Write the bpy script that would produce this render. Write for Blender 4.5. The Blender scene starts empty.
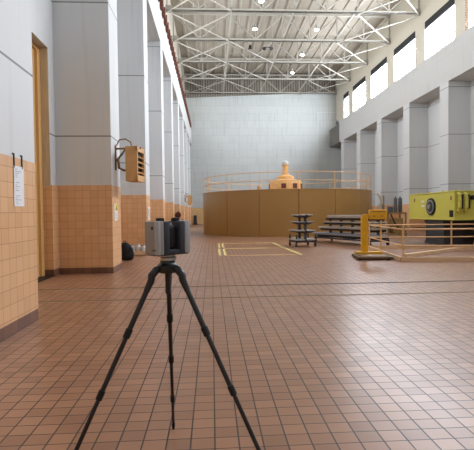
import bpy, bmesh, math, random
from mathutils import Vector, Matrix
random.seed(7)
S = bpy.context.scene
COL = S.collection
PI = math.pi
R = math.radians

# ------------------------------------------------------------------ materials
def lin(c):
    return tuple((x/255/12.92 if x/255 <= .04045 else ((x/255+.055)/1.055)**2.4) for x in c) + (1.0,)

class NT:
    def __init__(s, name):
        s.m = bpy.data.materials.new(name); s.m.use_nodes = True
        s.t = s.m.node_tree; s.b = s.t.nodes['Principled BSDF']
    def n(s, typ, **kw):
        x = s.t.nodes.new(typ)
        for k, v in kw.items(): setattr(x, k, v)
        return x
    def l(s, a, b): s.t.links.new(a, b)
    def math(s, op, a, b=None, c=None):
        x = s.n('ShaderNodeMath', operation=op)
        for i, v in enumerate((a, b, c)):
            if v is None: continue
            if isinstance(v, (int, float)): x.inputs[i].default_value = v
            else: s.l(v, x.inputs[i])
        return x.outputs[0]
    def mix(s, fac, a, b, mode='MIX'):
        x = s.n('ShaderNodeMix', data_type='RGBA', blend_type=mode)
        for i, v in ((0, fac), (6, a), (7, b)):
            if isinstance(v, (int, float)): x.inputs[i].default_value = v
            elif isinstance(v, tuple): x.inputs[i].default_value = v
            else: s.l(v, x.inputs[i])
        return x.outputs[2]
    def noise(s, scale, detail=4, vec=None):
        x = s.n('ShaderNodeTexNoise'); x.inputs['Scale'].default_value = scale; x.inputs['Detail'].default_value = detail
        if vec is not None: s.l(vec, x.inputs['Vector'])
        return x.outputs['Fac']
    def wall_uv(s):
        g = s.n('ShaderNodeNewGeometry')
        p = s.n('ShaderNodeSeparateXYZ'); s.l(g.outputs['Position'], p.inputs[0])
        q = s.n('ShaderNodeSeparateXYZ'); s.l(g.outputs['Normal'], q.inputs[0])
        f = s.math('GREATER_THAN', s.math('ABSOLUTE', q.outputs[0]), .5)
        u = s.math('ADD', s.math('MULTIPLY', f, p.outputs[1]), s.math('MULTIPLY', s.math('SUBTRACT', 1.0, f), p.outputs[0]))
        c = s.n('ShaderNodeCombineXYZ'); s.l(u, c.inputs[0]); s.l(p.outputs[2], c.inputs[1])
        return c.outputs[0], p
    def bump(s, h, strength=.3, dist=.01, inv=False):
        x = s.n('ShaderNodeBump', invert=inv); x.inputs['Strength'].default_value = strength; x.inputs['Distance'].default_value = dist
        s.l(h, x.inputs['Height']); s.l(x.outputs[0], s.b.inputs['Normal'])

def plain(name, rgb, rough=.55, metal=0.0, var=.08, scale=6.0, spec=.4):
    k = NT(name); c = lin(rgb)
    f = k.noise(scale, 4)
    d = tuple(x*(1-var*2) for x in c[:3]) + (1,)
    u = tuple(min(1, x*(1+var)) for x in c[:3]) + (1,)
    r = k.n('ShaderNodeMapRange'); r.inputs[1].default_value = .3; r.inputs[2].default_value = .7
    k.l(f, r.inputs[0])
    k.l(k.mix(r.outputs[0], d, u), k.b.inputs['Base Color'])
    k.b.inputs['Roughness'].default_value = rough; k.b.inputs['Metallic'].default_value = metal
    k.b.inputs['Specular IOR Level'].default_value = spec
    return k.m

def painted_wall(name, rgb, joints=(), th=.018, blocks=None, rough=.6, streak=.12):
    """white painted concrete: faint patches, thin dark joints at the given heights"""
    k = NT(name); c = lin(rgb)
    uv, p = k.wall_uv()
    col = k.mix(k.noise(.9, 6), tuple(x*.88 for x in c[:3])+(1,), tuple(min(1, x*1.05) for x in c[:3])+(1,))
    mp = k.n('ShaderNodeMapping'); mp.inputs['Scale'].default_value = (2.2, .12, 1); k.l(uv, mp.inputs[0])
    st = k.n('ShaderNodeMapRange'); st.inputs[1].default_value = .55; st.inputs[2].default_value = .8
    k.l(k.noise(2.0, 5, mp.outputs[0]), st.inputs[0])
    col = k.mix(k.math('MULTIPLY', st.outputs[0], streak), col, lin((90, 85, 78)))
    if blocks:
        bw, bh, bf = blocks
        b = k.n('ShaderNodeTexBrick', offset=.5); k.l(uv, b.inputs['Vector'])
        b.inputs['Scale'].default_value = 1; b.inputs['Brick Width'].default_value = bw; b.inputs['Row Height'].default_value = bh
        b.inputs['Mortar Size'].default_value = .02; b.inputs['Mortar Smooth'].default_value = .3
        b.inputs['Color1'].default_value = (1, 1, 1, 1); b.inputs['Color2'].default_value = (.94, .94, .93, 1); b.inputs['Mortar'].default_value = (1-bf, 1-bf, 1-bf, 1)
        col = k.mix(1.0, col, b.outputs['Color'], 'MULTIPLY')
    for h in joints:
        f = k.math('LESS_THAN', k.math('ABSOLUTE', k.math('SUBTRACT', p.outputs[2], h)), th)
        col = k.mix(k.math('MULTIPLY', f, .72), col, lin((60, 58, 56)))
    k.l(col, k.b.inputs['Base Color'])
    k.b.inputs['Roughness'].default_value = rough
    k.bump(k.noise(45, 3), .08, .01)
    return k.m

def tile_wall(name, c1, c2, mortar, size=.205):
    k = NT(name); uv, p = k.wall_uv()
    b = k.n('ShaderNodeTexBrick', offset=0.0); k.l(uv, b.inputs['Vector'])
    b.inputs['Scale'].default_value = 1; b.inputs['Brick Width'].default_value = size; b.inputs['Row Height'].default_value = size
    b.inputs['Mortar Size'].default_value = .0045; b.inputs['Mortar Smooth'].default_value = .4; b.inputs['Bias'].default_value = 0
    b.inputs['Color1'].default_value = lin(c1); b.inputs['Color2'].default_value = lin(c2); b.inputs['Mortar'].default_value = lin(mortar)
    k.l(b.outputs['Color'], k.b.inputs['Base Color'])
    k.b.inputs['Roughness'].default_value = .38
    k.bump(b.outputs['Fac'], .25, .004, True)
    return k.m

def floor_mat():
    k = NT('quarry_tile_floor')
    g = k.n('ShaderNodeNewGeometry'); pos = g.outputs['Position']
    b = k.n('ShaderNodeTexBrick', offset=0.0); k.l(pos, b.inputs['Vector'])
    b.inputs['Scale'].default_value = 1; b.inputs['Brick Width'].default_value = .168; b.inputs['Row Height'].default_value = .146
    b.inputs['Mortar Size'].default_value = .0052; b.inputs['Mortar Smooth'].default_value = .2; b.inputs['Bias'].default_value = 0
    b.inputs['Color1'].default_value = lin((168, 121, 90)); b.inputs['Color2'].default_value = lin((144, 101, 74)); b.inputs['Mortar'].default_value = lin((58, 46, 42))
    big = k.n('ShaderNodeMapRange'); big.inputs[1].default_value = .3; big.inputs[2].default_value = .75; k.l(k.noise(.45, 5, pos), big.inputs[0])
    col = k.mix(k.math('MULTIPLY', big.outputs[0], .25), b.outputs['Color'], lin((150, 124, 110)))
    sm = k.n('ShaderNodeMapRange'); sm.inputs[1].default_value = .5; sm.inputs[2].default_value = .75; k.l(k.noise(3.2, 6, pos), sm.inputs[0])
    col = k.mix(k.math('MULTIPLY', sm.outputs[0], .08), col, lin((88, 62, 52)))
    px = k.n('ShaderNodeSeparateXYZ'); k.l(pos, px.inputs[0])
    fr = k.math('ABSOLUTE', k.math('SUBTRACT', k.math('FRACT', k.math('DIVIDE', px.outputs[0], .168)), .5))
    ln = k.math('GREATER_THAN', fr, .462)
    col = k.mix(k.math('MULTIPLY', ln, .55), col, lin((58, 46, 42)))
    k.l(col, k.b.inputs['Base Color'])
    rr = k.n('ShaderNodeMapRange'); rr.inputs[1].default_value = .3; rr.inputs[2].default_value = .7; rr.inputs[3].default_value = .29; rr.inputs[4].default_value = .33
    k.l(k.noise(1.6, 5, pos), rr.inputs[0])
    k.l(k.math('ADD', rr.outputs[0], k.math('MULTIPLY', b.outputs['Fac'], .2)), k.b.inputs['Roughness'])
    k.b.inputs['Specular IOR Level'].default_value = .42
    h = k.math('MULTIPLY', b.outputs['Fac'], -1.0)
    k.bump(h, .14, .002)
    return k.m

def emit(name, rgb, s):
    k = NT(name); k.b.inputs['Base Color'].default_value = (.8, .8, .8, 1)
    k.m.cycles.emission_sampling = 'FRONT'; k.b.inputs['Base Color'].default_value = (0, 0, 0, 1); k.b.inputs['Specular IOR Level'].default_value = 0
    k.b.inputs['Emission Color'].default_value = lin(rgb); k.b.inputs['Emission Strength'].default_value = s
    return k.m

def siding():
    k = NT('corrugated_siding'); uv, p = k.wall_uv()
    w = k.n('ShaderNodeTexWave', bands_direction='X'); w.inputs['Scale'].default_value = .9; w.inputs['Distortion'].default_value = .6; k.l(uv, w.inputs['Vector'])
    k.l(k.mix(w.outputs['Fac'], lin((92, 86, 76)), lin((138, 130, 117))), k.b.inputs['Base Color'])
    k.b.inputs['Roughness'].default_value = .7; k.bump(w.outputs['Fac'], .6, .05)
    return k.m

M = dict(
    white_left = painted_wall('painted_concrete_hall', (208, 209, 209), (3.72, 7.28, 10.8)),
    white_right = painted_wall('painted_concrete_jointed', (206, 207, 206), (3.52, 7.1, 10.5), .022),
    white_beam = painted_wall('painted_concrete_beam', (199, 199, 196), (), streak=.2),
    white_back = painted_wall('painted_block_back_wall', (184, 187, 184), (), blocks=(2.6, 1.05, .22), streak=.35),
    beige = painted_wall('beige_painted_wall', (205, 198, 182), ()),
    tile = tile_wall('orange_glazed_tile', (220, 174, 130), (210, 163, 118), (168, 118, 82)),
    tile_tan = tile_wall('tan_glazed_tile', (205, 170, 120), (195, 158, 108), (150, 112, 76)),
    base = tile_wall('brown_base_tile', (122, 84, 66), (105, 72, 58), (70, 50, 42)),
    floor = floor_mat(),
    seam = plain('worn_brass_seam', (182, 158, 120), .55),
    seam_dark = plain('dark_floor_gap', (48, 40, 36), .8),
    roof = plain('cream_roof_deck', (158, 149, 134), .75, 0, .10, .6),
    steel = plain('cream_painted_steel', (160, 155, 144), .55, 0, .05, 3),
    siding = siding(),
    window = emit('bright_daylit_glazing', (236, 244, 255), 27.0),
    window_soft = emit('shaded_daylit_glazing', (236, 244, 255), 8.0),
    dark_header = plain('black_blind_box', (38, 38, 40), .7),
    lamp = emit('lit_lamp_lens', (255, 246, 228), 14.0),
    lamp_off = plain('unlit_lamp_lens', (120, 120, 116), .3),
    lamp_body = plain('lamp_spun_aluminium', (170, 170, 166), .4, .6),
    black = plain('black_plastic', (24, 24, 26), .5),
    black_fab = plain('black_fabric', (26, 27, 30), .85, 0, .2, 25),
    rust = plain('rusty_brown_rail', (112, 66, 52), .8, 0, .15, 9),
    gen = plain('ochre_brown_housing', (154, 116, 62), .42, 0, .05, .5),
    gen_deck = plain('ochre_deck_plate', (160, 122, 70), .6),
    gen_dome = plain('orange_enamel', (212, 160, 98), .45),
    rail_tan = plain('tan_orange_pipe', (218, 174, 120), .5),
    lime = plain('lime_yellow_paint', (204, 196, 88), .42, 0, .04, 2),
    yellow = plain('safety_yellow_paint', (222, 166, 28), .45, 0, .06, 5),
    steel_dark = plain('dark_blue_grey_steel', (66, 68, 76), .5, .3),
    rack_grey = plain('grey_rack_steel', (140, 141, 146), .5, .2),
    board = plain('grey_brown_board', (165, 154, 142), .6),
    board_light = plain('pale_worn_board', (166, 162, 156), .6),
    wood = plain('raw_wood_plank', (222, 188, 150), .7, 0, .12, 8),
    door = plain('golden_orange_door', (216, 172, 110), .45, 0, .04, 2),
    jamb = plain('taupe_jamb_paint', (198, 178, 148), .6),
    heater = plain('golden_tan_enamel', (206, 160, 104), .45, 0, .05, 4),
    bracket = plain('brown_bracket_steel', (138, 104, 70), .55),
    paper = plain('white_paper', (226, 226, 228), .85, 0, .02),
    ink = plain('grey_print', (128, 130, 140), .8),
    warn = plain('yellow_print', (226, 214, 60), .6),
    scan_grey = plain('warm_grey_shell', (150, 146, 140), .45, 0, .03),
    scan_light = plain('silver_grey_shell', (172, 174, 178), .4, 0, .03),
    scan_dark = plain('charcoal_shell', (58, 62, 70), .4, 0, .05),
    carbon = plain('black_carbon_tube', (20, 20, 23), .38, 0, .1, 60, .6),
    chrome = plain('machined_aluminium', (190, 190, 188), .3, .8),
    tape = plain('worn_yellow_tape', (220, 200, 128), .7, 0, .14, 3),
    tape_faint = plain('faded_yellow_tape', (218, 188, 122), .7, 0, .15, 3),
    cream = plain('cream_pipe_paint', (214, 206, 186), .5),
    grey_tank = plain('dark_grey_tank_paint', (84, 88, 92), .45),
    tan_machine = plain('dull_tan_paint', (150, 118, 72), .6, 0, .15, 4),
    clear = plain('milky_plastic', (196, 196, 196), .35),
    reel = plain('dark_red_paint', (96, 48, 40), .5),
    dark_brown = plain('dark_brown_cast_iron', (92, 70, 44), .6),
    grey_conc = plain('mid_grey_concrete', (120, 117, 111), .85, 0, .12, 1.5),
    conc = plain('dark_grey_block', (62, 62, 64), .8),
    pit = plain('brown_floor_plate', (132, 94, 68), .65, 0, .12, 2),
    red = plain('red_plastic', (160, 60, 50), .5),
)

# ------------------------------------------------------------------ mesh builder
class MB:
    def __init__(s): s.bm = bmesh.new()
    def box(s, x0, x1, y0, y1, z0, z1, mat=None):
        c = Vector(((x0+x1)/2, (y0+y1)/2, (z0+z1)/2))
        m = Matrix.Translation(c) @ Matrix.Diagonal((x1-x0, y1-y0, z1-z0, 1))
        if mat is not None: m = mat @ m
        bmesh.ops.create_cube(s.bm, size=1, matrix=m); return s
    def rbox(s, x0, x1, y0, y1, z0, z1, b=.01, seg=2):
        t = bmesh.new()
        c = Vector(((x0+x1)/2, (y0+y1)/2, (z0+z1)/2))
        bmesh.ops.create_cube(t, size=1, matrix=Matrix.Translation(c) @ Matrix.Diagonal((x1-x0, y1-y0, z1-z0, 1)))
        bmesh.ops.bevel(t, geom=t.edges[:], offset=b, segments=seg, profile=.5, affect='EDGES')
        me = bpy.data.meshes.new('tmp'); t.to_mesh(me); t.free(); s.bm.from_mesh(me); bpy.data.meshes.remove(me); return s
    def cyl(s, p0, p1, r0, r1=None, seg=16):
        p0, p1 = Vector(p0), Vector(p1); d = p1-p0
        q = d.to_track_quat('Z', 'Y').to_matrix().to_4x4()
        bmesh.ops.create_cone(s.bm, cap_ends=True, segments=seg, radius1=r0, radius2=r0 if r1 is None else r1, depth=d.length,
                              matrix=Matrix.Translation((p0+p1)/2) @ q); return s
    def bar(s, p0, p1, w, h):
        p0, p1 = Vector(p0), Vector(p1); d = p1-p0
        q = d.to_track_quat('Y', 'Z').to_matrix().to_4x4()
        bmesh.ops.create_cube(s.bm, size=1, matrix=Matrix.Translation((p0+p1)/2) @ q @ Matrix.Diagonal((w, d.length, h, 1))); return s
    def path(s, pts, r, seg=10, closed=False):
        pts = [Vector(p) for p in pts]; n = len(pts); rings = []
        for i, p in enumerate(pts):
            a = pts[(i-1) % n] if (closed or i > 0) else p
            b = pts[(i+1) % n] if (closed or i < n-1) else p
            t = (b-a).normalized(); up = Vector((0, 0, 1)) if abs(t.z) < .95 else Vector((1, 0, 0))
            u = t.cross(up).normalized(); v = u.cross(t).normalized()
            rr = r[i] if isinstance(r, (list, tuple)) else r
            rings.append([s.bm.verts.new(p + (u*math.cos(2*PI*k/seg) + v*math.sin(2*PI*k/seg))*rr) for k in range(seg)])
        m = n if closed else n-1
        for i in range(m):
            A, B = rings[i], rings[(i+1) % n]
            for k in range(seg): s.bm.faces.new((A[k], A[(k+1) % seg], B[(k+1) % seg], B[k]))
        if not closed:
            s.bm.faces.new(rings[0][::-1]); s.bm.faces.new(rings[-1])
        bmesh.ops.recalc_face_normals(s.bm, faces=s.bm.faces[:]); return s
    def lathe(s, prof, c=(0, 0, 0), seg=32):
        rings = []
        for r, z in prof:
            rings.append([s.bm.verts.new((c[0]+max(r, 1e-4)*math.cos(2*PI*k/seg), c[1]+max(r, 1e-4)*math.sin(2*PI*k/seg), c[2]+z)) for k in range(seg)])
        for A, B in zip(rings, rings[1:]):
            for k in range(seg): s.bm.faces.new((A[k], A[(k+1) % seg], B[(k+1) % seg], B[k]))
        s.bm.faces.new(rings[0][::-1]); s.bm.faces.new(rings[-1])
        bmesh.ops.recalc_face_normals(s.bm, faces=s.bm.faces[:]); return s
    def prism(s, poly, x0, x1, plane='YZ'):
        """poly outline extruded along the third axis"""
        def P(a, b, t): return {'YZ': (t, a, b), 'XZ': (a, t, b), 'XY': (a, b, t)}[plane]
        A = [s.bm.verts.new(P(a, b, x0)) for a, b in poly]; B = [s.bm.verts.new(P(a, b, x1)) for a, b in poly]
        s.bm.faces.new(A[::-1]); s.bm.faces.new(B)
        for k in range(len(poly)):
            j = (k+1) % len(poly); s.bm.faces.new((A[k], A[j], B[j], B[k]))
        bmesh.ops.recalc_face_normals(s.bm, faces=s.bm.faces[:]); return s
    def sphere(s, c, r, sc=(1, 1, 1), seg=20):
        bmesh.ops.create_uvsphere(s.bm, u_segments=seg, v_segments=seg//2, radius=1,
                                  matrix=Matrix.Translation(c) @ Matrix.Diagonal((r*sc[0], r*sc[1], r*sc[2], 1))); return s
    def build(s, name, mat, parent=None, smooth=False, loc=None, bevel=0):
        me = bpy.data.meshes.new(name); s.bm.to_mesh(me); s.bm.free()
        if isinstance(mat, str): mat = M[mat]
        me.materials.append(mat)
        if smooth:
            me.polygons.foreach_set('use_smooth', [True]*len(me.polygons))
            try: me.set_sharp_from_angle(angle=R(35))
            except Exception: pass
        o = bpy.data.objects.new(name, me); COL.objects.link(o)
        if parent is not None: o.parent = parent
        if loc is not None: o.location = loc
        if bevel:
            md = o.modifiers.new('bevel', 'BEVEL'); md.width = bevel; md.segments = 2; md.limit_method = 'ANGLE'
        return o

def tag(o, label, cat, group=None, kind=None):
    o['label'] = label; o['category'] = cat
    if group: o['group'] = group
    if kind: o['kind'] = kind
    return o
def thing(name, label, cat, loc=(0, 0, 0), rz=0, group=None, kind=None):
    o = bpy.data.objects.new(name, None); COL.objects.link(o); o.empty_display_size = .2
    o.location = loc; o.rotation_euler = (0, 0, rz)
    return tag(o, label, cat, group, kind)
def dup(o, label, loc=None, rz=None, group=None):
    def cp(a, par):
        c = a.copy(); COL.objects.link(c)
        if par is not None: c.parent = par
        for ch in [x for x in COL.objects if x.parent == a and x is not c]: cp(ch, c)
        return c
    kids_done = cp(o, None)
    kids_done['label'] = label
    if group: kids_done['group'] = group
    if loc is not None: kids_done.location = loc
    if rz is not None: kids_done.rotation_euler = (0, 0, rz)
    return kids_done
def struct(o, label, cat): return tag(o, label, cat, None, 'structure')

ORD = ['nearest', 'second', 'third', 'fourth', 'fifth', 'sixth', 'seventh', 'eighth', 'ninth', 'tenth', 'eleventh', 'twelfth', 'thirteenth', 'fourteenth']

# ------------------------------------------------------------------ hall dimensions (metres)
XL, XR = -2.7, 17.1            # faces of the pilasters
XLW, XRW = -4.17, 18.75          # recessed wall planes
XLU, XRU = -3.6, 18.0           # clerestory planes
YB, Y0 = 62.0, -4.0             # back wall, open rear
ZC = 21.4                       # roof deck
LBZ, LTZ = 11.1, 13.2          # beam on the door side
RBZ, RTZ = 10.9, 13.6            # beam on the window side

f = MB().box(-5.2, 19.3, Y0, YB+.4, -.2, 0).build('floor', 'floor')
struct(f, 'brown quarry tile floor with a square grid of dark joints', 'floor')

# floor seams across the hall
for n, (y, w, m, txt) in enumerate(((8.14, .035, 'seam', 'worn pale metal seam across the floor nearest the tripod'), (9.50, .07, 'seam_dark', 'dark expansion gap across the floor, the farther of two seams'))):
    o = MB().box(XLW+.02, XRW-.02, y-w/2, y+w/2, 0.0005, .004).build('trim_%d' % (n+1), m); struct(o, txt, 'floor seam')
o = MB().box(XLW+.02, XRW-.02, 8.165, 8.20, 0.0005, .0055).build('trim_3', 'seam_dark'); struct(o, 'thin dark line beside the pale floor seam', 'floor seam')
o = MB().box(XLW+.02, 1.0, 9.42, 9.46, 0.0005, .0045).build('trim_4', 'seam'); struct(o, 'pale worn edge beside the dark floor gap near the tiled pilasters', 'floor seam')

# back wall
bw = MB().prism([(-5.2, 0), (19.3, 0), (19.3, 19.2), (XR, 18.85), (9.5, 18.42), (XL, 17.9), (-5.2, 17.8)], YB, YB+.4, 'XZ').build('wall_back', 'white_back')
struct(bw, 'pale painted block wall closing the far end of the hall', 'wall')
MB().box(XLW, XR, YB-.03, YB, .0, 2.4).build('tile_cladding', 'tile_tan', bw)
o = MB().box(15.3, 15.38, YB-.03, YB, 2.42, 15.9); o.box(15.38, 18.0, YB-.03, YB, 15.82, 15.9)
o.build('panel_outline', 'white_beam', bw)
o = MB().box(-5.2, 19.3, YB+.15, YB+.5, 17.2, ZC+.4).build('wall_gable', 'siding'); struct(o, 'dark corrugated siding above the pale end wall', 'wall')

o = MB().box(-5.2, 19.3, Y0-.4, Y0, -.2, ZC+.3).build('wall_front', 'white_beam'); struct(o, 'plain painted end wall behind the camera', 'wall')

# roof deck with ribs
mb = MB().box(-5.2, 19.3, Y0, YB+.6, ZC, ZC+.25)
x = 4.13-1.134*6; ribs = []
while x < XRU-.3:
    ribs.append(x); x += 1.134
o = mb.build('ceiling', 'roof')
for x in ribs:
    MB().prism([(x-.14, ZC), (x+.14, ZC), (x+.07, ZC-.12), (x-.07, ZC-.12)], Y0, YB, 'XZ').build('deck_rib', 'roof', o)
struct(o, 'cream ribbed roof deck above the trusses', 'ceiling')

# beams
o = MB().box(XLW, XL, Y0, YB, LBZ, LTZ).build('beam', 'white_beam'); struct(o, 'white crane beam above the pilasters on the door side', 'beam')
o = MB().box(XR, XRW, Y0, 57.4, RBZ, RTZ).build('beam', 'white_beam'); struct(o, 'white crane beam below the bright clerestory windows', 'beam')

o = MB().box(XR-.02, XRW, 57.41, YB, RBZ-.02, RTZ-.25).build('beam', 'grey_conc'); struct(o, 'dark grey end of the crane beam in the far corner', 'beam')  # far end section of the beam, in a darker grey

# recessed walls
DY0, DY1, DZ = 8.6, 11.6, 5.92   # big orange door
mb = MB().box(XLW-.3, XLW, Y0, DY0, 0, LTZ).box(XLW-.3, XLW, DY1, YB, 0, LTZ).box(XLW-.3, XLW, DY0, DY1, DZ, LTZ)
wl = mb.build('wall_left', 'white_left'); struct(wl, 'white recessed wall behind the pilasters on the door side', 'wall')
mb = MB().box(XLW, XLW+.03, DY1, YB, .18, 2.39); mb.box(XLW-.29, XLW+.03, DY1-.012, DY1, .18, 2.35).build('tile_cladding', 'tile', wl)
MB().box(XLW, XLW+.04, DY1, YB, 0, .18).box(XLW-.28, XLW+.04, DY1-.014, DY1, .031, .18).build('skirting', 'base', wl)
wr = MB().box(XRW, XRW+.3, Y0, YB, 0, RTZ).build('wall_right', 'white_right'); struct(wr, 'pale recessed wall behind the pilasters on the window side', 'wall')
MB().box(XRW-.03, XRW, Y0, YB, 0, 2.2).build('tile_cladding', 'tile', wr)
# door
d = thing('door_1', 'tall golden orange door in the recess beside the nearest tiled pilaster', 'door', (0, 0, 0), kind='structure')
MB().box(XLW-.30, XLW-.26, DY0, DY1-.22, 0, DZ-.1).build('door_leaf', 'door', d)
MB().box(XLW-.30, XLW-.20, DY1-.20, DY1-.02, 0, DZ-.01).box(XLW-.30, XLW-.20, DY0, DY0+.15, 0, DZ-.01).box(XLW-.30, XLW-.20, DY0+.15, DY1-.2, DZ-.12, DZ-.01).build('door_frame', 'door', d)
MB().box(XLW-.20, XLW-.002, DY1-.03, DY1-.013, 2.36, DZ-.01).build('jamb_lining', 'jamb', d)
MB().box(XLW-.29, XLW+.02, DY0, DY1-.02, 0.0, .03).build('threshold', 'black', d)

# pilasters on the door side
def pilaster(side, y0, y1, n, label):
    if side < 0: x0, x1, top, th, w = XLW, XL, LBZ, 2.4, 'white_left'
    else: x0, x1, top, th, w = XR, XRW, RBZ, 2.2, 'white_right'
    p = thing('pillar', label, 'pilaster', (0, 0, 0), kind='structure')
    MB().box(x0+.02 if side < 0 else x0+.02, x1-.02 if side < 0 else x1-.02, y0+.02, y1-.02, 0, top).build('shaft', w, p)
    MB().box(x0, x1, y0, y1, .165, th).build('tile_cladding', 'tile', p)
    if side < 0:
        MB().box(x0, x1, y0, y1, th+.001, top-.001).build('painted_face', w, p)
    else:
        MB().box(x0, x1, y0, y1, th+.001, top-.001).build('painted_face', w, p)
    MB().box(x0, x1, y0-.004, y1+.004, 0, .165).build('skirting', 'base', p) if side < 0 else MB().box(x0-.012, x1, y0-.012, y1+.012, 0, .165).build('skirting', 'base', p)
    return p
pilaster(-1, -3.9, 6.86, 0, 'white and orange-tiled wall pier with the paper notice hung on it')
k = 0; LP = []
y = 12.0
while y < 56:
    LP.append(y)
    lab = ['white and orange-tiled pilaster carrying the nearer heater and yellow-topped sign',
           'white and orange-tiled pilaster right behind the black rucksack',
           'third white pilaster along the door side, behind the scanner',
           'fourth white pilaster along the door side',
           'fifth white pilaster along the door side, with the far heater',
           'sixth white pilaster along the door side', 'seventh white pilaster along the door side',
           'last white pilaster on the door side, beside the end wall'][k]
    pilaster(-1, y, y+1.1, k, lab); y += 6.2; k += 1
y = 12.0 - 6.2; k = 0; RP = []
while y < 56:
    RP.append(y); y += 6.2
for k, y in enumerate(RP):
    lab = {0: 'tall white pilaster on the window side, nearest the camera', 3: 'tall white pilaster on the window side before the lime girder',
           4: 'white pilaster on the window side nearest the lime girder', 5: 'white pilaster beside the dark twin tanks',
           6: 'white pilaster behind the yellow floor scale head', 7: 'white pilaster behind the generator rail, second from the end wall',
           8: 'white pilaster on the window side beside the end wall'}.get(k, '%s white pilaster on the window side' % ORD[k])
    pilaster(1, y, y+1.2, k, lab)

# clerestory walls, windows
PW = 1.75
def clerestory(side, ys, zb, xw, nm, n0):
    t = .3
    x0, x1 = (xw-t, xw) if side < 0 else (xw, xw+t)
    zlo, zhi, zh = zb+.15, 17.35, 16.75
    mb = MB().box(x0, x1, Y0, YB, zb-.02, zlo).box(x0, x1, Y0, YB, zhi, ZC+.05)
    for y in ys: mb.box(x0, x1, y-PW/2, y+PW/2, zlo, zhi)
    mb.box(x0, x1, Y0, ys[0] if side < 0 else ys[0]-6.2+PW/2, zlo, zhi)
    mb.box(x0, x1, ys[-1]+PW/2 if side < 0 else 58.45, YB, zlo, zhi)
    o = mb.build('wall_clerestory_' + nm, 'beige')
    struct(o, 'beige upper wall with a row of tall windows, %s side' % ('door' if side < 0 else 'girder'), 'wall')
    edges = ([ys[0]-6.2] if side > 0 else []) + list(ys) + ([59.2] if side > 0 else [])  # girder side: first bay is unseen, added to brighten the near wall
    for i, (a, b) in enumerate(zip(edges, edges[1:])):
        ya, yb = a+PW/2, min(b-PW/2, YB-.02)
        if yb-ya < .4: continue
        w = thing('window_%d' % (n0+i), '%s bright clerestory window along the %s side' % (ORD[i], 'door' if side < 0 else 'girder'), 'window', kind='structure')
        xi = x1-.12 if side < 0 else x0+.12
        MB().box(xi-.012, xi+.012, ya+.06, yb-.06, zlo+.06, zh).build('pane', 'window' if side > 0 and 5 < ya < 55.5 else 'window_soft', w)
        xa, xb = (xi+.02, x1+.02) if side < 0 else (x0-.02, xi-.02)
        MB().box(min(xa, xb), max(xa, xb), ya, yb, zh, zhi).build('blind_box', 'dark_header', w)
        fr = MB()
        for q in (ya, yb-.06): fr.box(xi-.03, xi+.03, q, q+.06, zlo, zh)
        fr.box(xi-.03, xi+.03, ya+.06, yb-.06, zlo, zlo+.06)
        fr.build('window_frame', 'steel', w)
rys = [y-.1 for y in RP]; lys = [y-.1 for y in RP]
clerestory(1, rys, RTZ, XRU, 'right', 1)
clerestory(-1, lys, LTZ, XLU, 'left', 20)

# perforated blind track hanging beside the nearest visible window
t = thing('blind_chain', 'beaded vertical blind chain at the edge of a bright window', 'chain', (XRU-.06, 29.85, RTZ))
mb = MB()
for i in range(19): mb.sphere((0, 0, .12+i*.17), .05, seg=8)
mb.path([(0, 0, .0), (0, 0, 3.4)], .016, 6).build('chain', 'bracket', t)

# ------------------------------------------------------------------ roof trusses
TY = [36.7, 42.9, 49.1, 55.3, 61.6]
ZB, ZT = 18.5, 21.0
NP = 8
def truss(y, lab):
    t = thing('roof_truss', lab, 'truss', (0, y, 0), group='roof trusses')
    a, b = XLU+.02, XRU-.02
    MB().box(a, b, -.11, -.02, ZB-.09, ZB+.09).box(a, b, .02, .11, ZB-.09, ZB+.09).box(a, b, -.11, .11, ZB-.09, ZB-.06).build('bottom_chord', 'steel', t)
    MB().box(a, b, -.11, .11, ZT-.09, ZT+.09).build('top_chord', 'steel', t)
    st = (b-a)/NP
    for i in range(NP+1):
        x = a+st*i if 0 < i < NP else (a+.1 if i == 0 else b-.1)
        MB().box(x-.05, x+.05, -.05, .05, ZB+.09, ZT-.09).build('vertical', 'steel', t)
    for i in range(NP):
        x0, x1 = a+st*i, a+st*(i+1)
        p, q = ((x0, 0, ZT-.1), (x1, 0, ZB+.1)) if i % 2 == 0 else ((x0, 0, ZB+.1), (x1, 0, ZT-.1))
        MB().bar(p, q, .09, .09).build('diagonal', 'steel', t)
    for x in (a+.28, b-.28):
        MB().box(x-.28, x+.28, -.015, .015, ZB-.25, ZB+.35).build('gusset', 'steel', t)
    return t
for i, y in enumerate(TY):
    truss(y, '%s cream steel roof truss spanning the hall%s' % (ORD[i], ' against the dark siding' if i == 4 else ''))
# horizontal cross bracing between trusses
prev = 30.5
for i, y in enumerate(TY):
    y0 = prev; y1 = y
    for nm, xa, xb in (('door', XLU+.15, 1.85), ('girder', 12.55, XRU-.15)):
        t = thing('cross_brace', 'crossed cream angle bars below the roof in the %s bay, %s side' % (ORD[i], nm), 'brace', (0, 0, 0), group='wind bracing under the roof')
        MB().bar((xa, y0+.05, ZB-.13), (xb, y1-.05, ZB-.13), .1, .07).build('brace_bar', 'steel', t)
        MB().bar((xb, y0+.05, ZB-.21), (xa, y1-.05, ZB-.21), .1, .07).build('brace_bar', 'steel', t)
    if i > 1:
        t = thing('cross_brace', 'single slanting cream bar below the roof in the %s bay, middle' % ORD[i], 'brace', (0, 0, 0), group='wind bracing under the roof')
        MB().bar((1.95, y0+.05, ZB-.13), (7.1, y1-.05, ZB-.13), .1, .07).build('brace_bar', 'steel', t)
    prev = y
for x, lab in ((1.9, 'long cream strut under the trusses, door side of the lamps'), (7.2, 'long cream strut under the trusses along the middle'), (12.5, 'long cream strut under the trusses, girder side of the lamps')):
    o = MB().box(x-.07, x+.07, 28, YB, ZB+.1, ZB+.24).build('longitudinal_strut', 'steel'); tag(o, lab, 'strut', 'struts along the roof')

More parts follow.
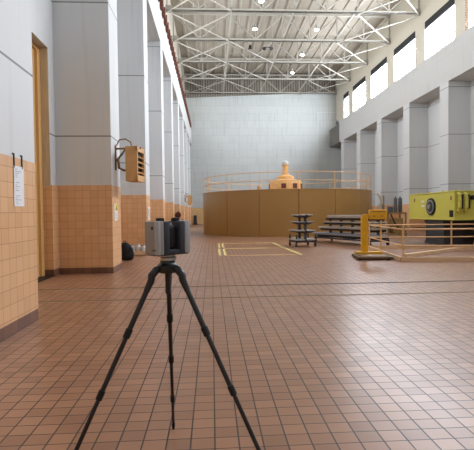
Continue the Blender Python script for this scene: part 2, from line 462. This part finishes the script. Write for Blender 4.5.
# lamps
def lamp_proto(lit, label):
    t = thing('high_bay_lamp', label, 'lamp', (0, 0, 0), group='high bay lamps')
    MB().cyl((0, 0, .36), (0, 0, 2.978), .02, seg=8).build('stem', 'lamp_body', t)
    MB().lathe([(.1, .4), (.12, .36), (.12, .2), (.09, .18)], seg=20).build('gear_housing', 'lamp_body' if lit else 'black', t, True)
    MB().lathe([(.09, .2), (.13, .18), (.25, .0), (.255, -.02), (.235, -.02), (.12, .15), (.05, .16)], seg=24).build('reflector', 'lamp_body' if lit else 'black', t, True)
    MB().lathe([(.2, .0), (.2, -.05), (.12, -.1), (.0, -.11)], seg=24).build('lens', 'lamp' if lit else 'lamp_off', t, True)
    return t
L1 = lamp_proto(True, 'lit high bay lamp in the window side row, nearest of the row'); L1.location = (9.8, 39.8, 18.3)
for (x, y), lab in (((9.8, 46.1), 'lit high bay lamp in the window side row, second'), ((9.8, 52.0), 'lit high bay lamp in the window side row, farthest'),
                    ((4.13, 39.8), 'lit high bay lamp on its own in the middle row'), ((4.13, 34.6), 'lit high bay lamp at the top edge of the photo')):
    dup(L1, lab, (x, y, 18.3), group='high bay lamps')
L2 = lamp_proto(False, 'unlit dark high bay lamp left of the twin loudspeakers'); L2.location = (4.13, 44.8, 18.3)
t = thing('twin_loudspeaker', 'pair of black horn loudspeakers hanging between two trusses', 'loudspeaker', (6.398, 44.6, 18.3))
MB().cyl((0, 0, .2), (0, 0, 2.978), .02, seg=8).build('stem', 'lamp_body', t)
MB().box(-.8, .03, -.03, .03, .14, .2).build('crossbar', 'black', t)
for s in (-1, 1):
    MB().cyl((s*.26-.5, 0, .12), (s*.38-.5, -.3, -.08), .08, .18, 18).build('horn', 'black', t, True)

# crane rails
for nm, xx, zt, sgn, lab in (('l', XL+.03, LTZ, 1, 'rusty crane rail with clips along the door side beam'), ('r', XR+.45, RTZ, -1, 'rusty crane rail on the window side beam')):
    t = thing('crane_rail', lab, 'crane rail', (xx, 0, zt))
    MB().box(-.10, .10, 0, 58.0, .0, .04).box(-.025, .025, 0, 58.0, .04, .16).box(-.055, .055, 0, 58.0, .16, .22).build('rail_bar', 'rust', t)
    if sgn > 0:
        y = 17.5
        while y < 57.8:
            MB().box(-.025, .16, y-.2, y+.2, -.3, .05).box(.05, .16, y-.08, y+.08, .05, .24).build('rail_clip', 'rust', t); y += 1.0
t = thing('crane_stop', 'dark crane end stop on the beam in the far corner', 'crane stop', (XR+.35, 59.3, RTZ-.25))
MB().box(-.15, .15, -.15, .15, 0, .75).build('post', 'steel_dark', t)
MB().cyl((0, -.15, .5), (0, -.4, .5), .12, seg=14).build('buffer', 'black', t, True)

# ------------------------------------------------------------------ generator
GC = (5.93, 34.7); GR = 6.61; GH = 3.14
base_ang = math.atan2(-GC[1], -GC[0])
g = thing('generator_housing', 'huge round ochre brown generator housing with flat panels', 'generator', (GC[0], GC[1], 0))
NPN = 16; st = 2*PI/NPN
for i in range(NPN):
    a0 = base_ang + R(7.3) + st*i + .0025; a1 = a0 + st - .005
    mb = MB(); N = 12
    outer = [(GR*math.cos(a0+(a1-a0)*j/N), GR*math.sin(a0+(a1-a0)*j/N)) for j in range(N+1)]
    inner = [((GR-.05)*math.cos(a0+(a1-a0)*j/N), (GR-.05)*math.sin(a0+(a1-a0)*j/N)) for j in range(N, -1, -1)]
    mb.prism(outer+inner, .1, GH-.06, 'XY').build('panel', 'gen', g, True)
MB().lathe([(GR-.06, .0), (GR-.06, GH-.04)], seg=104).build('core', 'bracket', g, True)
MB().lathe([(GR+.02, 0), (GR+.02, .1)], seg=104).build('plinth', 'gen', g, True)
MB().lathe([(GR+.03, GH-.06), (GR+.03, GH)], seg=104).build('deck', 'gen_deck', g, True)

t = thing('guard_railing', 'tan pipe guard railing round the top of the generator', 'railing', (GC[0], GC[1], GH))
for z in (.56, 1.12):
    MB().path([((GR-.06)*math.cos(2*PI*j/96), (GR-.06)*math.sin(2*PI*j/96), z) for j in range(96)], .024, 8, True).build('rail', 'rail_tan', t, True)
for i in range(NPN):
    a = base_ang + R(7.3) + st*i
    x, y = (GR-.06)*math.cos(a), (GR-.06)*math.sin(a)
    MB().cyl((x, y, 0), (x, y, 1.12), .028, seg=8).build('post', 'rail_tan', t, True)

t = thing('exciter_dome', 'orange stepped dome with square ports and white-capped neck', 'generator dome', (GC[0], GC[1], GH))
MB().lathe([(1.25, 0), (1.25, .12), (1.18, .14), (1.18, .78), (1.1, .9), (.62, 1.0), (.6, 1.18), (.5, 1.26), (.3, 1.32)], seg=48).build('dome_body', 'gen_dome', t, True)
MB().lathe([(.24, 1.28), (.26, 1.34), (.2, 1.5), (.2, 1.95), (.27, 2.0), (.27, 2.06)], seg=24).build('neck', 'gen_dome', t, True)
MB().lathe([(.22, 2.06), (.24, 2.1), (.22, 2.28), (.12, 2.36), (.0, 2.38)], seg=24).build('cap', 'clear', t, True)
for i in range(8):
    a = base_ang + R(-6) + i*PI/4*.9
    m = Matrix.Translation((1.175*math.cos(a), 1.175*math.sin(a), .48)) @ Matrix.Rotation(a, 4, 'Z')
    MB().box(-.02, .03, -.17, .17, -.17, .17, m).build('port', 'reel', t)
t.scale = (1.1, 1.1, 1.1)
t = thing('vent_stub', 'small orange vent stub on the generator deck left of the dome', 'vent', (GC[0]-2.25, GC[1]-1.0, GH))
MB().lathe([(.14, 0), (.14, .5)], seg=18).build('stub', 'gen_dome', t, True)
MB().lathe([(.17, .5), (.17, .6), (.1, .66), (0, .67)], seg=18).build('cap', 'cream', t, True)

# ------------------------------------------------------------------ scanner and tripod
TC = (-.267, 2.6)
t = thing('tripod', 'black carbon camera tripod standing on the tile floor', 'tripod', (TC[0], TC[1], 0))
hub = 1.326
MB().lathe([(.05, hub-.075), (.062, hub-.06), (.062, hub-.03), (.05, hub-.02), (.045, hub-.012), (.045, hub)], seg=24).build('head', 'carbon', t, True)
MB().cyl((0, 0, hub-.2), (0, 0, hub-.07), .016, seg=14).build('centre_column', 'carbon', t, True)
for dx, dy in ((-.625, -.35), (.645, -.35), (-.04, .625)):
    d = Vector((dx, dy, 0)).normalized()
    top = Vector((d.x*.072, d.y*.072, hub-.055)); foot = Vector((dx, dy, .0))
    sh = Vector((d.x*.105, d.y*.105, hub-.115))
    lg = MB().path([Vector((d.x*.045, d.y*.045, hub-.045)), top+Vector((0, 0, 0)), (top+sh)/2+d*.012, sh, sh+(foot-sh)*.05], [.018, .0235, .0235, .0215, .0175], 14).build('leg', 'carbon', t, True)
    v = foot-sh
    cuts = [(.0, .25, .0158), (.24, .51, .0138), (.50, .79, .0120), (.78, .97, .0104)]
    for a, b, r in cuts:
        MB().cyl(sh+v*a, sh+v*b, r, seg=14).build('leg_section', 'carbon', lg, True)
    for a, r in ((.235, .0205), (.495, .0185), (.77, .0165)):
        MB().cyl(sh+v*(a-.018), sh+v*(a+.020), r, seg=14).build('twist_lock', 'black', lg, True)
    MB().cyl(sh+v*.965, foot+Vector((0, 0, .002)), .014, .009, 12).build('foot', 'black', lg, True)

sc = thing('laser_scanner', 'grey and charcoal laser scanner with two towers on top of tripod', 'scanner', (TC[0]+.005, TC[1], hub), R(44))
sc.scale = (1, 1, 1.08)
# local: x across the towers, -y is the dark front
MB().lathe([(.048, .0), (.048, .014), (.04, .02), (.04, .035)], seg=24).build('mount_plate', 'chrome', sc, True)
MB().rbox(-.1232, -.10, -.0668, -.030, .036, .214, .006).build('light_band', 'scan_light', sc, True)
MB().rbox(-.115, .115, -.062, .062, .030, .062, .008).build('base_housing', 'scan_dark', sc, True)
for s in (-1, 1):
    a, b = (-.122, -.076) if s < 0 else (.076, .122)
    MB().rbox(a, b, -.066, .066, .034, .216, .010).build('side_shell', 'scan_grey' if s < 0 else 'scan_light', sc, True)
    a, b = (-.077, -.036) if s < 0 else (.036, .077)
    MB().rbox(a, b, -.066, .066, .034, .214, .008).build('inner_tower', 'scan_dark', sc, True)
    MB().rbox(s*.056-.02, s*.056+.02, -.018, .018, .212, .232, .006).build('handle_lug', 'black', sc, True)
MB().rbox(-.037, .037, -.045, .045, .06, .195, .02, 3).build('mirror_drum', 'black', sc, True)
MB().cyl((-.124, -.012, .178), (-.120, -.012, .178), .009, seg=16).build('button', 'black', sc, True)
MB().box(-.1235, -.1215, -.05, -.012, .058, .063).build('slot', 'black', sc)
MB().cyl((-.03, -.067, .2), (-.03, -.063, .2), .006, seg=12).build('sensor', 'scan_light', sc, True)

# ------------------------------------------------------------------ unit heaters
def heater_proto():
    t = thing('unit_heater', 'golden tan unit heater bracketed to the nearest tiled pilaster', 'heater', (0, 0, 0), group='unit heaters on the pilasters')
    # origin: bracket plate on the wall face (x=0), heater hangs to +x
    MB().box(0, .03, -.06, .06, -.35, .35).build('wall_plate', 'bracket', t)
    MB().bar((.02, 0, .25), (.72, 0, .27), .05, .05).bar((.02, 0, -.1), (.3, 0, .25), .04, .04).build('bracket_arm', 'bracket', t)
    MB().path([(.035, .02, .35), (.12, .0, .5), (.3, -.05, .52), (.45, -.1, .42), (.5, -.1, .22)], .02, 8).build('conduit', 'bracket', t, True)
    MB().path([(.2, -.05, .1), (.1, -.1, -.05), (.12, -.1, -.3), (.24, -.05, -.36), (.26, -.02, -.36)], .035, 10).build('pipe', 'bracket', t, True)
    ang = R(-9); m = Matrix.Translation((.535, 0.1, -.19)) @ Matrix.Rotation(ang, 4, 'Z')
    b = MB(); hw, hd, hh = .33, .17, .485
    for x0, x1, z0, z1 in ((-hw, hw, hh-.09, hh), (-hw, hw, -hh, -hh+.2), (-hw, -hw+.07, -hh, hh), (hw-.07, hw, -hh, hh)):
        pass
    # case turned so that the louvred mouth looks into the hall; mouth on local +x
    b.box(-hd, hd-.08, -hw, hw, -hh, hh, m)
    b.box(hd-.08, hd, -hw, -hw+.06, -hh, hh, m).box(hd-.08, hd, hw-.06, hw, -hh, hh, m)
    b.box(hd-.08, hd, -hw, hw, hh-.14, hh, m).box(hd-.08, hd, -hw, hw, -hh, -hh+.17, m)
    cs = b.build('case', 'heater', t)
    MB().box(hd-.079, hd-.07, -hw+.06, hw-.06, -hh+.17, hh-.14, m).build('mouth', 'black', cs)
    for i in range(4):
        z = -hh+.25+i*.145
        q = m @ Matrix.Translation((hd-.03, 0, z)) @ Matrix.Rotation(R(30), 4, 'Y')
        MB().box(-.045, .045, -hw+.06, hw-.06, -.012, .012, q).build('louver', 'heater', cs)
    return t
H1 = heater_proto(); H1.location = (XL+.003, 12.5, 3.2)
dup(H1, 'golden tan unit heater far down the hall near the end wall', (XL+.003, 43.5, 3.1), group='unit heaters on the pilasters')

# ------------------------------------------------------------------ notices
t = thing('paper_notice', 'long white paper notice hanging from two black hooks on orange tiles', 'notice', (XL, 6.12, 1.73))
for i in range(3):
    z0 = .0+i*.185
    sh = MB().box(.006+.001*i, .009+.001*i, 0, .31, z0, z0+.188).build('sheet', 'paper', t)
    ink = MB()
    for j in range(5):
        ink.box(.0092+.001*i, .0102+.001*i, .04, .08+random.random()*.19, z0+.03+j*.028, z0+.036+j*.028)
    ink.build('print_lines', 'ink', sh)
for y in (.02, .27):
    MB().box(.0, .014, y-.01, y+.01, .53, .72).box(.002, .014, y-.045, y+.01, .705, .725).build('hook', 'black', t)
t = thing('safety_sign', 'white safety sign with yellow top on the nearest tiled pilaster', 'sign', (XL, 12.24, 1.43))
MB().box(.002, .012, 0, .36, 0, .47).build('plate', 'paper', t)
MB().box(.012, .015, .06, .35, .27, .46).build('warning_panel', 'warn', t)
MB().prism([(.16, .30), (.28, .30), (.22, .42)], .015, .017, 'YZ').build('warning_triangle', 'black', t)
ink = MB()
for j in range(5): ink.box(.012, .014, .05, .31, .05+j*.04, .06+j*.04)
ink.build('print_lines', 'ink', t)
t = thing('notice_frame', 'narrow white framed strip on the tiled pilaster behind the rucksack', 'notice', (XL, 18.5, 1.38))
MB().box(.002, .03, 0, .5, 0, .52).build('backing', 'paper', t)
MB().box(.03, .035, .16, .30, .06, .46).build('dark_strip', 'bracket', t)

# ------------------------------------------------------------------ floor things by the pilasters
t = thing('rucksack', 'black rucksack slumped on the floor against the orange tiles', 'bag', (-2.98, 15.35, 0), R(8))
bm_ = MB(); bm_.lathe([(.17, .0), (.23, .05), (.25, .2), (.235, .38), (.18, .52), (.10, .60), (.02, .63)], seg=24)
for v in bm_.bm.verts:
    v.co.y *= .72
    if v.co.z > .3: v.co.x -= (v.co.z-.3)*.22
bg = bm_.build('bag_body', 'black_fab', t, True)
pk = MB().sphere((.07, -.15, .2), .14, (1, .45, 1.1)); pk.build('front_pocket', 'black_fab', t, True)
MB().path([(-.1, -.05, .58), (-.12, -.05, .66), (-.04, -.05, .68), (-.01, -.05, .6)], .013, 8).build('grab_handle', 'black_fab', t, True)
MB().path([(.10, -.12, .46), (.2, -.17, .3), (.2, -.17, .12)], .016, 8).build('strap', 'black_fab', t, True)
t = thing('wooden_crate', 'low wooden crate of plastic tubs beside the rucksack', 'crate', (-2.86, 16.95, 0))
MB().box(-.31, .31, -.2, .2, .02, .05).build('bottom_board', 'wood', t)
for y0 in (-.2, .17):
    MB().box(-.31, .31, y0, y0+.03, .03, .19).build('side_board', 'wood', t)
for x0 in (-.31, .28):
    MB().box(x0, x0+.03, -.17, .17, .03, .19).build('end_board', 'wood', t)
for x0 in (-.25, .19): MB().box(x0, x0+.06, -.2, .2, 0, .02).build('runner', 'wood', t)
for i, (x, y, s, lab) in enumerate(((-.2, 0, 1.04, 'milky plastic tub nearest the rucksack in the low crate'), (0, .0, 1.1, 'tallest milky plastic tub, in the middle of the crate'), (.2, 0, 1.0, 'milky plastic tub at the scanner end of the crate'))):
    b = thing('plastic_tub', lab, 'tub', (-2.86+x, 16.95+y, .05), group='plastic tubs in the crate')
    MB().lathe([(.078*s, 0), (.086*s, .02), (.09*s, .25*s), (.075*s, .3*s), (.05*s, .33*s)], seg=18).build('tub_body', 'clear', b, True)
    MB().lathe([(.055*s, .33*s), (.055*s, .37*s)], seg=18).build('lid', 'scan_light' if i == 1 else 'rack_grey', b, True)

t = thing('hose_reel', 'dark red hose reel on the wall left of the far heater', 'hose reel', (XL, 31.95, 1.35))
t.location = (XL-.12, 36.8-.04, 1.5); 
MB().cyl((0, -.03, 0), (0, -.26, 0), .12, seg=20).build('drum', 'reel', t, True)
for y in (-.05, -.26):
    MB().cyl((0, y, 0), (0, y-.03, 0), .24, seg=24).build('flange', 'reel', t, True)
MB().box(-.05, .05, -.05, .04, -.3, .3).build('bracket', 'bracket', t)

t = thing('hand_truck', 'black hand truck standing by the end wall left of generator', 'hand truck', (-2.35, 61.2, 0))
for x in (-.2, .2):
    MB().path([(x, 0, .06), (x, .12, .8), (x, .2, 1.35)], .03, 8).build('upright', 'black', t, True)
    MB().cyl((x*1.3-.04, .1, .14), (x*1.3+.04, .1, .14), .14, seg=16).build('wheel', 'black', t, True)
MB().prism([(-.03, .09), (.0, .09), (.21, 1.3), (.18, 1.3)], -.17, .17, 'YZ').build('back_panel', 'black', t)
for z, y in ((.4, .06), (.8, .12), (1.34, .2)): MB().cyl((-.2, y, z), (.2, y, z), .025, seg=8).build('crossbar', 'black', t, True)
MB().box(-.22, 1.0, -.4, -.0, .03, .08).build('toe_plate', 'black', t)

# ------------------------------------------------------------------ floor tape
def tape(x0, y0, x1, y1, w, m, lab):
    o = MB().bar((x0, y0, .003), (x1, y1, .003), w, .004).build('floor_tape', m); tag(o, lab, 'floor tape', 'yellow tape lines on the floor')
tape(.33, 20.2, .33, 23.0, .08, 'tape', 'short yellow tape stripe, outer of the far pair')
tape(.52, 20.2, .52, 23.0, .08, 'tape', 'short yellow tape stripe, inner of the far pair')
tape(.30, 16.4, .30, 19.4, .09, 'tape', 'short yellow tape stripe, outer of the near pair')
tape(.50, 16.4, .50, 19.4, .09, 'tape', 'short yellow tape stripe, inner of the near pair')
tape(.57, 22.9, 3.15, 22.9, .2, 'tape_faint', 'faded yellow tape line farthest along the generator')
tape(.55, 19.55, 3.2, 19.55, .22, 'tape', 'yellow tape line crossing between the two stripe pairs')
tape(.55, 16.35, 3.25, 16.35, .13, 'tape_faint', 'faded yellow tape line nearest the camera')
tape(3.22, 19.75, 3.22, 22.9, .13, 'tape', 'yellow tape line toward the wheeled rack, far length')
tape(3.36, 16.3, 3.24, 19.4, .15, 'tape', 'yellow tape line toward the wheeled rack, near length')

# ------------------------------------------------------------------ wheeled cantilever racks
def rack(label, L, tiers, loc, rz, boards, group):
    t = thing('wheeled_rack', label, 'rack', loc, rz, group)
    zt = max(z for z, w, *_ in tiers)
    # base
    bw = tiers[0][1]
    MB().box(-bw, -bw+.06, -L/2, L/2, .2, .28).box(bw-.06, bw, -L/2, L/2, .2, .28).box(-bw, bw, -L/2, -L/2+.06, .2, .28).box(-bw, bw, L/2-.06, L/2, .2, .28).box(-bw, bw, -.03, .03, .2, .28).build('base_frame', 'steel_dark', t)
    for x in (-bw+.04, bw-.04):
        for y in (-L/2+.05, L/2-.05):
            c = MB().box(x-.03, x+.03, y-.03, y+.03, .12, .2).build('caster', 'steel_dark', t)
            MB().cyl((x-.025, y+.02, .09), (x+.025, y+.02, .09), .09, seg=16).build('wheel', 'black', c, True)
            MB().box(x-.03, x+.03, y-.03, y+.03, .28, .56 if L < 2 else .4).build('corner_stake', 'steel_dark', t)
    n = max(2, int(L/1.3)+1)
    n = n+1 if L > 2 else n
    for i in range(n):
        y = -L/2+.12+(L-.75 if L > 2 else L-.24)*i/(n-1)
        MB().box(-.05, .05, y-.05, y+.05, .28, zt).build('mast', 'steel_dark', t)
        for z, w, th, m in tiers[1:]:
            q = w*(.74 if L > 2 else .89)
            MB().prism([(-q, z-.03), (0, z-.12), (q, z-.03), (q, z-.001), (-q, z-.001)], y-.035, y+.035, 'XZ').build('arm', 'steel_dark', t)
    for z, w, th, m in tiers:
        if L > 2:
            MB().box(-w*.75, w*.75, -L/2, L/2-.6*(z-.3), z-.1, z).build('underside_fill', 'black', t)  # black slab added under each tier to give it a shaded underside
        for s in (-1, 1):
            a, b = sorted((s*.06, s*w*(1 if s < 0 else .9)))
            MB().rbox(a, b, -L/2-.05, L/2+.05+(.2-1.2*(z-.38) if L > 2 else 0), z+.001, z+th, min(th*.3, .02)).build('shelf_board', m, t)
    return t
rack('small grey wheeled rack with four tiers before the generator', 1.0,
     [(.29, .5, .07, 'board_light'), (.72, .5, .05, 'board_light'), (1.12, .4, .05, 'rack_grey'), (1.44, .36, .06, 'board_light')],
     (4.25, 20.3, 0), R(9), None, None)
ang = math.atan2(19.3-23.8, 7.75-5.95)
rack('long dark wheeled rack with grey boards behind the yellow scale', 4.3,
     [(.40, .58, .10, 'rack_grey'), (.74, .5, .10, 'board'), (1.04, .42, .06, 'board'), (1.28, .36, .15, 'board')],
     (6.9, 21.55, 0), ang+PI/2, None, None)

# ------------------------------------------------------------------ yellow floor scale
t = thing('platform_scale', 'yellow column platform scale standing beside the pipe fence', 'scale', (5.42, 14.62, 0), R(-8))
MB().rbox(-.55, .58, -.75, .5, .03, .11, .015).build('platform', 'dark_brown', t)
MB().box(-.40, .42, -.62, .1, .11, .122).build('deck_plate', 'bracket', t)
for x in (-.45, .45):
    for y in (-.6, .4): MB().cyl((x, y, 0), (x, y, .03), .05, seg=12).build('foot', 'black', t)
MB().rbox(-.45, .45, .14, .5, .111, .2, .02).build('column_foot', 'yellow', t)
MB().rbox(-.25, -.02, .22, .42, .2, 1.42, .02).build('column', 'yellow', t)
MB().rbox(-.2, .36, .24, .40, 1.38, 1.5, .02).build('arm', 'yellow', t)
hd = MB().rbox(.03, .60, .16, .44, 1.32, 1.66, .03).build('head', 'yellow', t)
MB().box(.08, .55, .152, .161, 1.58, 1.61).build('dial_slot', 'bracket', hd)
MB().box(.12, .2, .152, .161, 1.42, 1.45).box(.38, .46, .152, .161, 1.42, 1.45).build('latch', 'bracket', hd)

# ------------------------------------------------------------------ pipe fence round the hatch
A = Vector((5.99, 13.35)); e1 = Vector((.99, -.139))
fz = math.atan2(e1.y, e1.x)
t = thing('pipe_fence', 'tan pipe fence with timber kerbs round the floor hatch', 'fence', (A.x, A.y, 0), fz)
LX, LY = 6.6, 4.75
posts = [(0, 0), (0, 2.8), (0, LY), (3.35, LY), (LX, LY), (LX, 0), (3.15, 0)]
for x, y in posts:
    p = MB().cyl((x, y, .0), (x, y, 1.16), .03, seg=12).build('post', 'rail_tan', t, True)
for z in (.5, 1.02):
    for a, b in (((0, 0), (LX, 0)), ((0, 0), (0, LY)), ((0, LY), (LX, LY)), ((LX, 0), (LX, LY))):
        MB().cyl((*a, z), (*b, z), .026, seg=10).build('rail', 'rail_tan', t, True)
for a, b, w in (((-.06, -.09, 0), (LX+.06, -.03, .15), 0), ((-.09, -.03, 0), (-.03, LY+.03, .15), 0), ((-.03, LY+.03, 0), (LX+.06, LY+.09, .15), 0)):
    MB().box(a[0], b[0], a[1], b[1], 0.001, .15).build('kerb', 'wood', t)
t = thing('hatch_cover', 'brown steel hatch cover on the floor inside the pipe fence', 'hatch cover', (A.x, A.y, 0), fz)
MB().box(.3, LX-.3, .35, LY-.9, .001, .03).build('cover_plate', 'pit', t)
for x in (1.2, 3.0, 4.8): MB().box(x-.1, x+.1, .5, .54, .03, .06).build('lifting_handle', 'steel_dark', t)
o = MB().bar((.35, 1.0, .09), (3.1, 3.6, .09), .16, .115).build('timber_baulk', 'wood', None, loc=(A.x, A.y, 0)); o.rotation_euler = (0, 0, fz)
tag(o, 'long timber baulk lying slantwise on the hatch cover', 'timber')

# ------------------------------------------------------------------ lime lifting girder on its stand
gx, gy0, gz0 = 10.5, 18.3, 1.17
t = thing('lifting_girder', 'lime yellow box girder with a black wheel on its side', 'girder', (gx, gy0, gz0))
W, LG, HG = 2.4, 4.35, 1.29
MB().box(0, W, 0, LG, 0, HG).box(-.04, W+.04, -.04, LG+.04, HG-.05, HG+.001).box(-.03, W+.03, -.03, LG+.03, -.001, .05).build('girder_body', 'lime', t, bevel=.012)
wy = 1.98
MB().cyl((-.001, wy, .62), (-.06, wy, .62), .41, seg=32).build('wheel', 'black', t, True)
MB().cyl((-.06, wy, .62), (-.075, wy, .62), .33, seg=28).build('wheel_rim', 'rack_grey', t, True)
MB().cyl((-.075, wy, .62), (-.09, wy, .62), .25, seg=28).build('wheel_disc', 'conc', t, True)
MB().cyl((-.09, wy, .62), (-.14, wy, .62), .1, seg=18).build('hub', 'lamp_body', t, True)
MB().box(-.012, 0, .08, .38, .14, .44).build('black_panel', 'black', t)
MB().box(-.01, 0, 2.65, 2.95, .85, .93).box(-.01, 0, 2.65, 2.95, .62, .70).build('stencil_mark', 'paper', t)
for y in (.25, 3.7): MB().box(-.02, 0, y-.05, y+.05, .88, 1.06).build('lug_plate', 'bracket', t)
for x in (.16, .46):
    MB().path([(x, -.02, 1.15), (x, -.12, 1.12), (x, -.15, .9), (x, -.14, .55), (x, -.08, .42), (x, -.01, .42)], .075, 10).build('lifting_hook', 'lime', t, True)
for x in (.31, .62): MB().box(x-.08, x+.08, -.03, 0, .5, 1.12).build('dark_recess', 'conc', t)
MB().cyl((.78, -.02, .98), (.78, -.16, .98), .1, seg=16).build('buffer', 'black', t, True)
for y in (.3, 1.4, 2.6, 3.7): MB().cyl((.25, y, HG), (.25, y, HG+.07), .05, seg=8).build('bolt', 'lime', t)
t = thing('girder_stand', 'dark grey block stand carrying the lime girder', 'stand', (10.58, 19.35, 0))
MB().box(0, 1.6, 0, 1.75, 0, .12).build('foot_slab', 'conc', t)
MB().box(.04, 1.56, .04, 1.71, .12, 1.0).build('block', 'conc', t)
MB().box(0, 1.6, 0, 1.75, 1.0, 1.168).build('cap_slab', 'steel_dark', t)
t = thing('steel_shaft', 'black steel shaft resting on chocks beyond the lime girder end', 'shaft', (11.4, 18.4, 0))
t.location = (12.4, 18.95, 0)
MB().cyl((-.9, 0, .48), (1.3, 0, .48), .12, seg=18).build('shaft_body', 'black', t, True)
MB().cyl((-1., 0, .48), (-.9, 0, .48), .16, seg=18).build('flange', 'black', t, True)
for x in (.3, 1.5): MB().prism([(-.25, 0), (.25, 0), (.14, .35), (-.14, .35)], x-.8, x-.6, 'YZ').build('chock', 'wood', t)

# ------------------------------------------------------------------ machines behind
t = thing('filter_unit', 'tan machine skid with twin dark grey tanks by the pilaster', 'machine', (11.72, 27.2, 0))
MB().box(-.75, .55, -.5, .5, .08, .2).build('skid', 'tan_machine', t)
for x in (-.7, .45):
    for y in (-.45, .4): MB().box(x, x+.08, y, y+.08, 0, 1.5).build('frame_post', 'tan_machine', t)
MB().box(-.7, .53, -.45, .48, 1.42, 1.52).build('top_frame', 'tan_machine', t)
MB().rbox(-.3, .35, -.4, .35, .2, 1.15, .03).build('pump_case', 'tan_machine', t)
MB().cyl((-.5, -.3, .55), (-.5, .3, .55), .16, seg=16).build('motor', 'grey_tank', t, True)
for x in (-.08, .22):
    MB().lathe([(.10, 1.5), (.115, 1.54), (.115, 2.36), (.085, 2.44), (.04, 2.47), (.04, 2.52)], (x, -.2, 0), 18).build('tank', 'grey_tank', t, True)
MB().rbox(-.55, -.27, -.3, -.05, 1.52, 1.88, .02).build('control_box', 'grey_tank', t)
MB().path([(-.42, -.17, 1.5), (-.42, -.4, 1.3), (-.2, -.42, .8), (.0, -.42, .6)], .05, 10).build('hose', 'black', t, True)
t = thing('vent_pipe', 'cream bent vent pipe rising beside the generator housing', 'pipe', (12.5, 31.8, 0))
MB().path([(0, 0, 0), (0, 0, 1.6), (.02, 0, 1.95), (.16, 0, 2.25), (.12, 0, 2.6), (-.05, 0, 2.85), (-.15, 0, 2.95)], .11, 12).build('pipe_body', 'cream', t, True)
MB().cyl((0, 0, 0), (0, 0, .05), .2, seg=18).build('flange', 'cream', t, True)
MB().box(.22, .34, -.06, .06, 0, 2.75).build('support_post', 'rack_grey', t)

# ------------------------------------------------------------------ light and camera
w = bpy.data.worlds.new('World'); S.world = w; w.use_nodes = True
w.cycles.sampling_method = 'NONE'
bg_ = w.node_tree.nodes['Background']; bg_.inputs[0].default_value = (1.0, .97, .93, 1); bg_.inputs[1].default_value = .5

cam = bpy.data.cameras.new('camera'); co = bpy.data.objects.new('camera', cam); COL.objects.link(co)
cam.sensor_fit = 'HORIZONTAL'; cam.sensor_width = 36; cam.lens = 435/474*36; cam.clip_end = 200
yaw, pitch, roll = math.atan(25/435), math.atan(12/435), -.012
co.location = (0, 0, 1.6)
co.matrix_world = Matrix.Translation((0, 0, 1.6)) @ Matrix.Rotation(-yaw, 4, 'Z') @ Matrix.Rotation(PI/2-pitch, 4, 'X') @ Matrix.Rotation(roll, 4, 'Z')
S.camera = co
S.view_settings.view_transform = 'Standard'; S.view_settings.look = 'None'; S.view_settings.gamma = 1; S.view_settings.use_curve_mapping = False
S.view_settings.exposure = 0.78
S.cycles.use_denoising = True; S.cycles.denoising_prefilter = 'NONE'
S.cycles.max_bounces = 6; S.cycles.diffuse_bounces = 4; S.cycles.glossy_bounces = 2
S.cycles.caustics_reflective = False; S.cycles.caustics_refractive = False
S.cycles.sample_clamp_indirect = 3.0; S.cycles.blur_glossy = 1.0
M['lamp'].cycles.emission_sampling = 'NONE'
